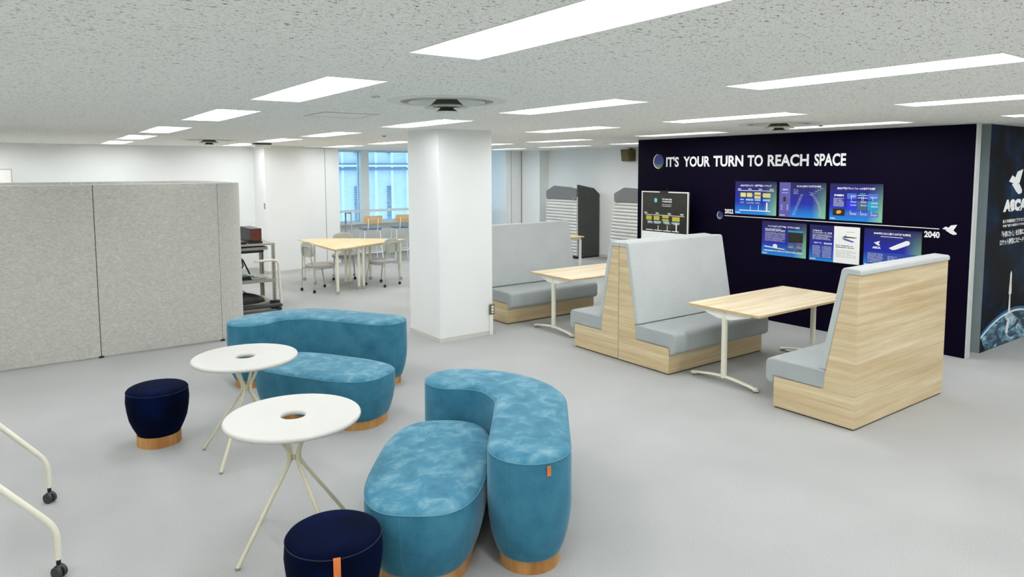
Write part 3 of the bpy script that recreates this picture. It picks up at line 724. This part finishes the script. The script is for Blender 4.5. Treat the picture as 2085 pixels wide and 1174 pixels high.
upholstered(O1, lambda k: oval_outline(k), .424, .450, 'teal', 'tealpipe', seams=(2, 8, 15, 22, 29, 35, 44, 51, 58, 65))
place(O1, 2.117, 5.696, -1.047+math.pi/2*0, 'low oval teal velvet bench tucked inside the far curved bench')
O2 = copy_tree(O1); place(O2, 1.911, 3.434, .909, 'low oval teal velvet bench beside the near navy stool')
def stool0():
    t = thing('round_stool', '', 'stool', group='navy velvet stools')
    rr = .223
    b = MB().lathe([(.150, .083), (.160, .102), (.183, .149), (.205, .207), (.218, .28), (.225, .35), (.2195, .425)], seg=56, cap1=False).build('body', M['navy'], t, ang=60)
    MB().lathe([(.219, .425), (.212, .438), (.195, .448), (.16, .456), (.08, .461), (.002, .462)], seg=56, cap0=False).build('seat_top', M['navy'], t, ang=60)
    MB().tube([(.2195*math.cos(2*math.pi*i/48), .2195*math.sin(2*math.pi*i/48), .425) for i in range(49)], .0025, 6, False).build('piping', M['navypipe'], b)
    MB().lathe([(.158, 0), (.158, .086)], seg=48).build('base', M['basewood'], t, ang=50)
    st = MB(); pts = [(.2195, .432), (.2275, .420), (.2285, .36), (.2275, .28), (.222, .22)]
    for sgn in (1,):
        vs = []
        for r_, z in pts:
            for wv in (-.0155, .0155): vs.append((r_, wv, z))
        n = len(pts); vs += [(x-.003, y, z) for x, y, z in vs]
        fs = [(2*i, 2*i+1, 2*i+3, 2*i+2) for i in range(n-1)]+[(2*n+2*i+2, 2*n+2*i+3, 2*n+2*i+1, 2*n+2*i) for i in range(n-1)]+[(2*i, 2*i+2, 2*n+2*i+2, 2*n+2*i) for i in range(n-1)]+[(2*i+3, 2*i+1, 2*n+2*i+1, 2*n+2*i+3) for i in range(n-1)]+[(0, 2*n, 2*n+1, 1)]
        st.add(vs, fs)
    st.build('leather_strap', M['leather'], t)
    return t
S1 = stool0(); place(S1, 1.138, 2.994, R(252), 'navy velvet stool at the bottom edge, showing its tan leather strap')
S2 = copy_tree(S1); place(S2, .848, 5.885, R(60), 'navy velvet stool standing alone left of the round tables')

# ------------------------------------------------------------------ round tables
def round_table0():
    t = thing('round_table', '', 'table', group='white round tables with a centre hole')
    r, zt = .375, .745
    prof = []
    for k in range(13):
        a = -math.pi/2+math.pi*k/12; prof.append((r-.014+.014*math.cos(a), zt-.014+.014*math.sin(a)))
    for k in range(13):
        a = math.pi/2+math.pi*k/12; prof.append((.066+.014+.014*math.cos(a), zt-.014+.014*math.sin(a)))
    MB().lathe(prof, seg=72, closed=True).build('tabletop', M['tabletop'], t, ang=60)
    zh = .505
    for k in range(4):
        a = R(45+90*k); c, s = math.cos(a), math.sin(a); f = .366
        P = [(f, .008), (f*.5+.013, zh*.5+.004)]+[(q[0], q[2]) for q in bez((.085, 0, zh-.10), (.014, 0, zh), (.060, 0, zh+.09), 8)]+[(.135, zt-.026)]
        P = [(f, .008)]+[(f-(f-.060)*j/6, .008+(zh-.073)*j/6) for j in range(1, 6)]+[(q[0], q[2]) for q in bez((.060, 0, zh-.065), (.004, 0, zh), (.060, 0, zh+.075), 10)]+[(.125, zt-.026)]
        lg = MB().tube([(p*c, p*s, z) for p, z in P], .0115, 12).build('leg', M['cream2'], t, ang=60)
        MB().cyl((f*c, f*s, 0), (f*c, f*s, .012), .0135).build('foot_cap', M['grey'], lg)
    MB().cyl((0, 0, zh-.02), (0, 0, zh+.015), .018).build('hub', M['cream2'], t)
    MB().lathe([(.15, zt-.030), (.15, zt-.026), (.08, zt-.026), (.08, zt-.030)], seg=40, closed=True).build('mounting_ring', M['cream2'], t)
    return t
RT = round_table0(); place(RT, 1.228, 3.804, R(61), 'front white round table with a centre hole, beside the navy stool')
RT2 = copy_tree(RT); place(RT2, 1.353, 5.252, R(0), 'rear white round table with a centre hole, before the teal benches')

# ------------------------------------------------------------------ mobile table at the left edge
def mobile_table():
    t = thing('flip_top_table', 'white bent-tube table legs on black casters at the left edge', 'table', (0, 0, 0))
    for y in (5.216, 4.2):
        P = [(-.30, y, .745), (-.24, y, .69), (.015, y, .375)]+bez((.055, y, .325), (.104, y, .265), (.104, y, .20), 8)+[(.104, y, .095)]
        lg = MB().tube(P, .0165, 14).build('leg', M['cream'], t, ang=60)
        MB().cyl((.104, y, .06), (.104, y, .10), .011).build('caster_stem', M['black'], lg)
        mb = MB()
        for a_, b_ in ((-.025, -.005), (.005, .025)): mb.cyl((.104+a_*.78, y+a_*.62-.012, .032), (.104+b_*.78, y+b_*.62-.012, .032), .032, 22)
        mb.cyl((.104-.02*.78, y-.02*.62-.010, .052), (.104+.02*.78, y+.02*.62-.010, .052), .017, 14)
        mb.build('caster', M['dark'], lg, bevel=.003)
    for y in (5.216, 4.2):
        P = [(-.36, y, .745), (-.42, y, .69), (-.66, y, .375), (-.75, y, .25), (-.75, y, .07)]
        lg = MB().tube(P, .0165, 14).build('leg', M['cream'], t, ang=60)
        MB().cyl((-.75, y-.012, .032), (-.75, y+.012, .032), .032, 20).build('caster', M['dark'], lg)
    MB().box(-.82, -.28, 4.0, 5.4, .745, .77).build('tabletop', M['tabletop'], t, bevel=.004)
mobile_table()

# ------------------------------------------------------------------ felt screen
def screen():
    t = thing('felt_screen', 'tall grey felt partition curving around at its right end', 'partition', (0, 0, 0))
    yf, yb, cx, rr = 8.98, 11.4, 2.0, .40
    z0, z1, th = .018, 1.965, .034
    def wallpath(P, name='panel'):
        n = len(P); A, B = [], []
        for i, p in enumerate(P):
            a, b = P[max(i-1, 0)], P[min(i+1, n-1)]; d = math.hypot(b[0]-a[0], b[1]-a[1]); nx, ny = (b[1]-a[1])/d, -(b[0]-a[0])/d
            A.append((p[0]+nx*0, p[1]+ny*0)); B.append((p[0]-nx*th, p[1]-ny*th))
        pl = MB().pz(A+B[::-1], z0, z1-.006).build(name, M['felt'], t, smooth=True, ang=30)
        MB().pz(A+B[::-1], z1-.006, z1).build('top_binding', M['feltedge'], pl, ang=30)
    g = .004
    for a, b in ((-3.2, -1.875), (-1.875, -.565), (-.565, .745)): wallpath([(a+g, yf), (b-g, yf)])
    wallpath([(.745+g, yf), (2.055-g, yf)])
    c = []
    for i in range(19):
        a = -math.pi/2+R(8)+(math.pi/2-R(8))*i/18; c.append((cx+rr*math.cos(a), yf+rr+rr*math.sin(a)))
    wallpath(c+[(cx+rr, yf+.9)])
    wallpath([(cx+rr, yf+.9+g), (cx+rr, yb-rr-g)])
    c = [(cx+rr, yb-rr)]
    for i in range(1, 19):
        a = (math.pi/2)*i/18; c.append((cx+rr*math.cos(a), yb-rr+rr*math.sin(a)))
    wallpath(c)
    for a, b in ((2.0, .70), (.70, -.55), (-.55, -1.8), (-1.8, -3.05)): wallpath([(a-g, yb), (b+g, yb)])
    for i, x in enumerate((-1.875, -.565, .745, 2.055)):
        MB().lathe([(.028, 0), (.028, .012), (.012, .026)], (x, yf+.01, 0), 16).build('foot', M['black'], t)
        MB().box(x-.0035, x+.0035, yf+.005, yf+.02, .026, z1-.01).build('hinge_strip', M['dark'], t, smooth=False)
screen()
wb = thing('whiteboard', 'corner of a white board standing behind the felt screen at the far left', 'whiteboard', (0, 14.6, 0))
MB().box(-1.6, .033, 0, .02, 1.2, 2.142).build('board', M['white'], wb)
MB().box(-1.6, .033, -.004, .024, 2.142, 2.15).box(.033, .042, -.004, .024, 1.2, 2.15).build('frame', M['grey'], wb, smooth=False)
for x in (-1.5, -.06): MB().box(x-.02, x+.02, .02, .05, 0, 1.9).build('leg', M['grey'], wb)

# ------------------------------------------------------------------ shelf with equipment
def shelf():
    t = thing('metal_shelf', 'khaki steel shelf with perforated posts at the end of the felt screen', 'shelf', (0, 0, 0))
    x0, x1, y0, y1 = 2.45, 3.265, 10.74, 11.40
    for x, y, sx, sy in ((x1, y0, -1, 1), (x0, y0, 1, 1), (x1, y1, -1, -1), (x0, y1, 1, -1)):
        a, b = sorted((x, x+sx*.055)); c, d = sorted((y, y+sy*.055))
        p = MB().box(a, b, min(y, y+sy*.003), max(y, y+sy*.003), 0, 1.0).box(min(x, x+sx*.003), max(x, x+sx*.003), c, d, 0, 1.0).build('post', M['steel'], t, smooth=False)
        if y == y0:
            h = MB(); z = .03
            while z < .97: h.box((a+b)/2-.007, (a+b)/2+.007, y-.0012, y, z, z+.014); z += .036
            h.build('slots', M['hole'], p, smooth=False)
    for z in (.09, .445, 1.0):
        MB().box(x0, x1+.004, y0-.002, y1, z-.045 if z < .9 else z-.03, z).build('shelf_board', M['steel'], t, bevel=.003)
    MB().box(x0+.04, x1-.10, y0+.02, y1-.1, .90, .945).build('drawer', M['grey'], t, bevel=.004)
shelf()
def radio():
    t = thing('wooden_radio', 'long black audio box with red-brown wooden end on the shelf top', 'radio', (3.03, 10.80, 1.0))
    MB().box(-.10, .06, .012, .60, 0, .23).build('cabinet', M['black'], t, bevel=.006)
    MB().box(-.10, .06, 0, .012, .045, .23).build('end_panel', M['red'], t, bevel=.004)
    MB().box(-.11, .07, -.004, .604, 0, .03).build('base', M['black'], t)
radio()
tag(MB().box(2.50, 2.86, 10.80, 11.1, 1.001, 1.04).build('equipment_box', M['black'], bevel=.008), 'low black box on the shelf top beside the audio box', 'box')
tag(MB().box(2.55, 3.12, 10.82, 11.3, .855, .898).build('keyboard_tray', M['black'], bevel=.01), 'black tray hanging under the top of the steel shelf', 'tray')
def cables():
    t = thing('cable_bundle', 'heap of black, green and silver equipment on the middle shelf', 'equipment', (2.8, 10.95, .446))
    MB().box(-.28, .12, -.12, .15, 0, .055).box(-.25, .0, -.08, .12, .055, .10).build('device', M['black'], t, bevel=.012)
    MB().tube(bez((-.1, -.16, .05), (.1, -.22, .10), (.2, -.12, .03), 10)+bez((.2, -.12, .03), (.25, -.02, .02), (.12, .0, .04), 8)[1:], .006, 8).build('green_cable', M['green'], t)
    MB().box(.12, .34, -.16, .05, 0, .03).ball((.18, -.14, .045), .035, 1.6, 1, .5).build('silver_part', M['silver'], t, bevel=.004)
    MB().tube([(-.05, -.05, .10), (.02, -.08, .22), (-.02, -.06, .37)], .012, 8).tube([(.12, -.05, .08), (.02, -.08, .30), (-.04, -.06, .37)], .012, 8).build('strap', M['black'], t)
cables()
def bag():
    t = thing('black_bag', 'soft black bag slumped on the bottom shelf', 'bag', (2.80, 10.86, .09))
    rs = []
    for k in range(9):
        a = k/8; z = .16*a**.8; w = .30*(1-a*a*.9)+.02; d = .14*(1-a*a*.85)+.01
        rs.append([(w*math.cos(2*math.pi*j/20)*(1+.05*math.sin(3*j)), d*math.sin(2*math.pi*j/20), z) for j in range(20)])
    MB().rings(rs).build('body', M['black'], t, ang=80)
    MB().tube(bez((-.06, 0, .14), (-.02, 0, .24), (.05, 0, .14), 8), .007, 8).build('handle', M['black'], t)
bag()
tag(MB().box(3.16, 3.29, 10.62, 10.73, 0, .12).build('black_box', M['black'], bevel=.005), 'small black box on the floor at the foot of the steel shelf', 'box')
def trolley():
    t = thing('hand_trolley', 'cream tube handle of a hand trolley in front of the steel shelf', 'trolley', (0, 0, 0))
    y = 10.50
    P = [(2.89, y, .765), (3.14, y, .765)]+bez((3.16, y, .765), (3.235, y, .765), (3.24, y, .69), 6)+[(3.262, y, .10)]
    MB().tube(P, .019, 12).build('handle', M['cream'], t)
    MB().tube([(2.62, y+.04, .10), (2.60, y+.04, .50)], .012, 12).build('handle_post', M['cream'], t)
    MB().box(2.60, 3.26, 10.42, 10.56, .06, .10).build('platform', M['dark'], t, bevel=.01)
    for x in (2.66, 3.22):
        for yy in (10.44, 10.53): MB().cyl((x, yy-.01, .03), (x, yy+.01, .03), .03).build('wheel', M['dark'], t)
trolley()

# ------------------------------------------------------------------ study tables and chairs
def caster(mb, x, y, r=.028): mb.cyl((x, y-.011, r), (x, y+.011, r), r, 14)
def study_table(label, poly, legs):
    t = thing('trapezoid_table', label, 'table', (0, 0, 0), group='caster tables by the window')
    zt = .79
    tp = MB().pz(poly, zt-.022, zt).build('tabletop', M['honey'], t, bevel=.003, seg=1)
    cx = sum(p[0] for p in poly)/len(poly); cy = sum(p[1] for p in poly)/len(poly)
    MB().pz([(cx+(x-cx)*.88, cy+(y-cy)*.88) for x, y in poly], zt-.05, zt-.023).build('apron', M['cream'], t)
    for x, y in legs:
        lg = MB().cyl((x, y, .06), (x, y, zt-.023), .0245, 14).build('leg', M['cream'], t)
        mb = MB(); caster(mb, x, y, .034); mb.build('caster', M['silver'], lg)
study_table('left half of the honey wood table group, its point towards the camera', [(4.36, 11.06), (4.985, 11.36), (4.985, 12.95), (4.43, 13.10)], [(4.43, 11.16), (4.935, 11.44), (4.95, 12.06), (4.50, 13.0), (4.48, 12.40)])
study_table('right half of the honey wood table group, nearest the white column', [(4.990, 11.36), (6.12, 11.93), (5.60, 12.45), (4.990, 12.95)], [(5.035, 11.455), (5.02, 12.03), (6.02, 11.97), (5.55, 12.31), (5.46, 12.36)])
def chair0():
    t = thing('caster_chair', '', 'chair', group='grey chairs around the honey wood tables')
    pts = []
    for i in range(28):
        a = 2*math.pi*i/28; c, s = math.cos(a), math.sin(a); pts.append((.215*math.copysign(abs(c)**.7, c)+.0, .225*math.copysign(abs(s)**.7, s)))
    MB().pz(pts, .425, .475).build('seat', M['seatpad'], t, bevel=.015)
    rs = []
    for x in (-.012, .012):
        rs.append([(x-.225-.02*0, .205*math.copysign(abs(math.cos(2*math.pi*i/28))**.75, math.cos(2*math.pi*i/28)), .745+.135*math.copysign(abs(math.sin(2*math.pi*i/28))**.75, math.sin(2*math.pi*i/28))) for i in range(28)])
    MB().rings(rs).build('backrest', M['greychair'], t, bevel=.006)
    f = MB()
    arch = [(-.25, -.13, .62)]+bez((-.252, -.13, .72), (-.252, -.13, .80), (-.252, -.07, .80), 5)+bez((-.252, .07, .80), (-.252, .13, .80), (-.252, .13, .72), 5)+[(-.25, .13, .62)]
    f.tube([(-.235, -.20, .06), (-.225, -.18, .42)]+arch+[(-.225, .18, .42), (-.235, .20, .06)], .0105, 10)
    f.tube([(-.22, -.18, .405), (.16, -.185, .405)], .009, 8).tube([(-.22, .18, .405), (.16, .185, .405)], .009, 8).tube([(.16, -.185, .405), (.16, .185, .405)], .009, 8)
    f.build('frame', M['greychair'], t, ang=60)
    for s in (-1, 1): MB().tube([(.16, s*.185, .405), (.225, s*.20, .06)], .0105, 10).build('leg', M['greychair'], t)
    for x, y in ((-.235, -.20), (-.235, .20), (.225, -.20), (.225, .20)): MB().ball((x, y, .03), .03, .9, .9, 1).build('caster', M['black'], t)
    return t
CH = chair0(); place(CH, 4.34, 11.76, R(12), 'grey caster chair at the left point of the honey wood tables')
c2 = copy_tree(CH); place(c2, 5.48, 11.62, R(112), 'grey caster chair with its back to the camera, right of the honey wood tables')
c3 = copy_tree(CH); place(c3, 5.22, 12.80, R(-112), 'grey caster chair behind the honey wood tables, facing the camera')

def bar():
    t = thing('bar_counter', 'long high counter on white tube legs along the windows', 'counter', (0, 0, 0))
    MB().box(6.16, 10.4, 15.2, 15.62, 1.125, 1.155).build('counter_top', M['wall2'], t, bevel=.004)
    for x in (6.42, 8.3, 10.2):
        P = [(x, 15.24, 0)]+[(x, 15.24, 1.06)]+bez((x, 15.24, 1.06), (x, 15.24, 1.11), (x, 15.29, 1.11), 4)+bez((x, 15.53, 1.11), (x, 15.58, 1.11), (x, 15.58, 1.06), 4)+[(x, 15.58, 0)]
        MB().tube(P, .02, 10).build('leg', M['frame'], t, ang=60)
bar()
def barchair0():
    t = thing('bar_chair', '', 'bar chair', group='bar chairs at the window counter')
    MB().box(-.21, .21, -.21, .21, .765, .805).build('seat', M['barblue'], t, bevel=.015)
    b = []
    MB().prism([(-.215, -.235), (-.11, -.255), (0, -.262), (.11, -.255), (.215, -.235), (.215, -.222), (.11, -.242), (0, -.249), (-.11, -.242), (-.215, -.222)], .915, 1.085, lambda p, q, z: (p, q, z)).build('backrest', M['barwood'], t)
    for s in (-1, 1):
        MB().tube([(s*.11, -.20, .76), (s*.11, -.245, .84), (s*.11, -.268, 1.02)], .011, 10).build('back_post', M['white'], t)
    for x in (-1, 1):
        for y in (-1, 1): MB().tube([(x*.17, y*.17, .765), (x*.235, y*.235, 0)], .011, 10).build('leg', M['white'], t)
    a = .215
    MB().tube([(-a, -a, .25), (a, -a, .25), (a, a, .25), (-a, a, .25), (-a, -a, .25)], .009, 8).build('foot_rail', M['white'], t)
    return t
BC = barchair0(); place(BC, 6.61, 14.62, R(-8), 'left bar chair with steel blue seat at the window counter')
bc2 = copy_tree(BC); place(bc2, 7.40, 14.62, R(-8), 'right bar chair with steel blue seat, half hidden by the white column')
def side_table():
    t = thing('small_table', 'wood topped table with white square legs behind the farthest bench', 'table', (0, 0, 0))
    MB().box(8.55, 9.62, 10.70, 11.45, .70, .725).build('tabletop', M['honey'], t, bevel=.003)
    MB().box(8.6, 9.57, 10.75, 11.4, .66, .70).build('apron', M['white'], t)
    for x in (8.6, 9.56):
        for y in (10.76, 11.39): MB().box(x-.02, x+.02, y-.02, y+.02, 0, .66).build('leg', M['white'], t)
side_table()

# ------------------------------------------------------------------ acoustic cabins on the far wall
def cabin(label, ya, yb, lean, side):
    """front faces -x at x=10.76, from y=ya (near) to y=yb (far)"""
    t = thing('acoustic_cabin', label, 'cabin', (0, 0, 0), group='quilted acoustic cabins against the far wall')
    xf = 10.76; q = MB(); z = .06; n = 0
    while z < 1.40:
        h = .074; rs = []
        for y in (ya-lean*(1.4-z)*.5, yb+lean*(1.4-z)):
            rs.append([(xf+.012-.030*math.sin(math.pi*k/8), y, z+h*k/8) for k in range(9)]+[(xf+.03, y, z+h), (xf+.03, y, z)])
        q.rings(rs); z += h
    q.build('quilted_panel', M['quilt'], t, ang=50)
    MB().box(xf+.03, XR-.02, ya, yb, .03, 1.42).build('shell', M['feltdark'], t, bevel=.01)
    hood = [(ya, 1.40), (yb, 1.40), (yb, 1.58), (yb-.30, 1.715), (ya+.25, 1.69), (ya, 1.655)]
    MB().px(hood, xf-.022, xf+.03).build('hood', M['felthood'], t, bevel=.006)
    MB().py([(xf+.03, 1.42), (XR-.02, 1.42), (XR-.02, 1.52), (11.30, 1.66), (xf+.12, 1.735), (xf+.03, 1.75)], ya+.0, ya+.04).build('side_hood', M['feltdark'], t, bevel=.004)
    MB().box(xf, XR-.02, ya+.02, yb-.02, 0, .03).build('base', M['black'], t)
    for y in (ya+.09, yb-.07): MB().cyl((xf-.034, y, 1.405), (xf-.02, y, 1.405), .028).build('button', M['grey'], t)
cabin('left quilted acoustic cabin, its charcoal side in view', 12.23, 13.36, .02, True)
cabin('right quilted acoustic cabin, half hidden by the dark wall', 9.80, 10.98, .14, False)

# ------------------------------------------------------------------ small wall fittings
def wall_speaker():
    t = thing('wall_speaker', 'brown box loudspeaker high on the far wall', 'loudspeaker', (11.44, 11.21, 2.42))
    MB().prism([(-.13, -.135), (.05, -.135), (.05, .13), (-.09, .13)][::-1], -.14, .14, lambda p, q, y: (p-(.02 if p < 0 else 0), y, -q)).build('cabinet', M['brown'], t, bevel=.006)
    MB().prism([(-.160, .10), (-.156, .10), (-.122, -.10), (-.126, -.10)], -.11, .10, lambda p, q, y: (p, y, q)).build('grille', M['grille'], t)
    MB().box(.03, .06, -.05, .05, .10, .16).build('bracket', M['black'], t)
wall_speaker()
def outlet():
    t = thing('power_outlet', 'bronze power outlet box with white sockets low on the column edge', 'outlet', (4.93, 7.247, 0))
    MB().box(-.042, .028, -.028, 0, .265, .395).build('plate', M['outlet'], t, bevel=.004)
    MB().box(-.020, .010, -.031, -.028, .285, .378).build('socket', M['white'], t)
    MB().box(-.019, .009, -.0325, -.031, .305, .312).box(-.019, .009, -.0325, -.031, .345, .352).build('slots', M['black'], t, smooth=False)
    MB().box(-.034, .012, -.018, 0, 0, .265).build('conduit', M['white'], t, bevel=.003)
outlet()
def switch():
    t = thing('wall_switch', 'small grey switch plate on the side of the white pillar', 'switch', (4.163, 14.28, 1.39))
    MB().box(-.005, .007, -.035, .035, -.055, .055).build('plate', M['grey'], t)
    MB().box(-.009, -.005, -.012, .012, -.02, .02).build('rocker', M['white'], t)
switch()

# leather tab on the near curved bench: put it against the end cap by the seam
tb.location = (-.698-.229*math.cos(R(27)), -.229*math.sin(R(27)), .585)
tb.rotation_euler = (0, 0, R(27)+math.pi/2)
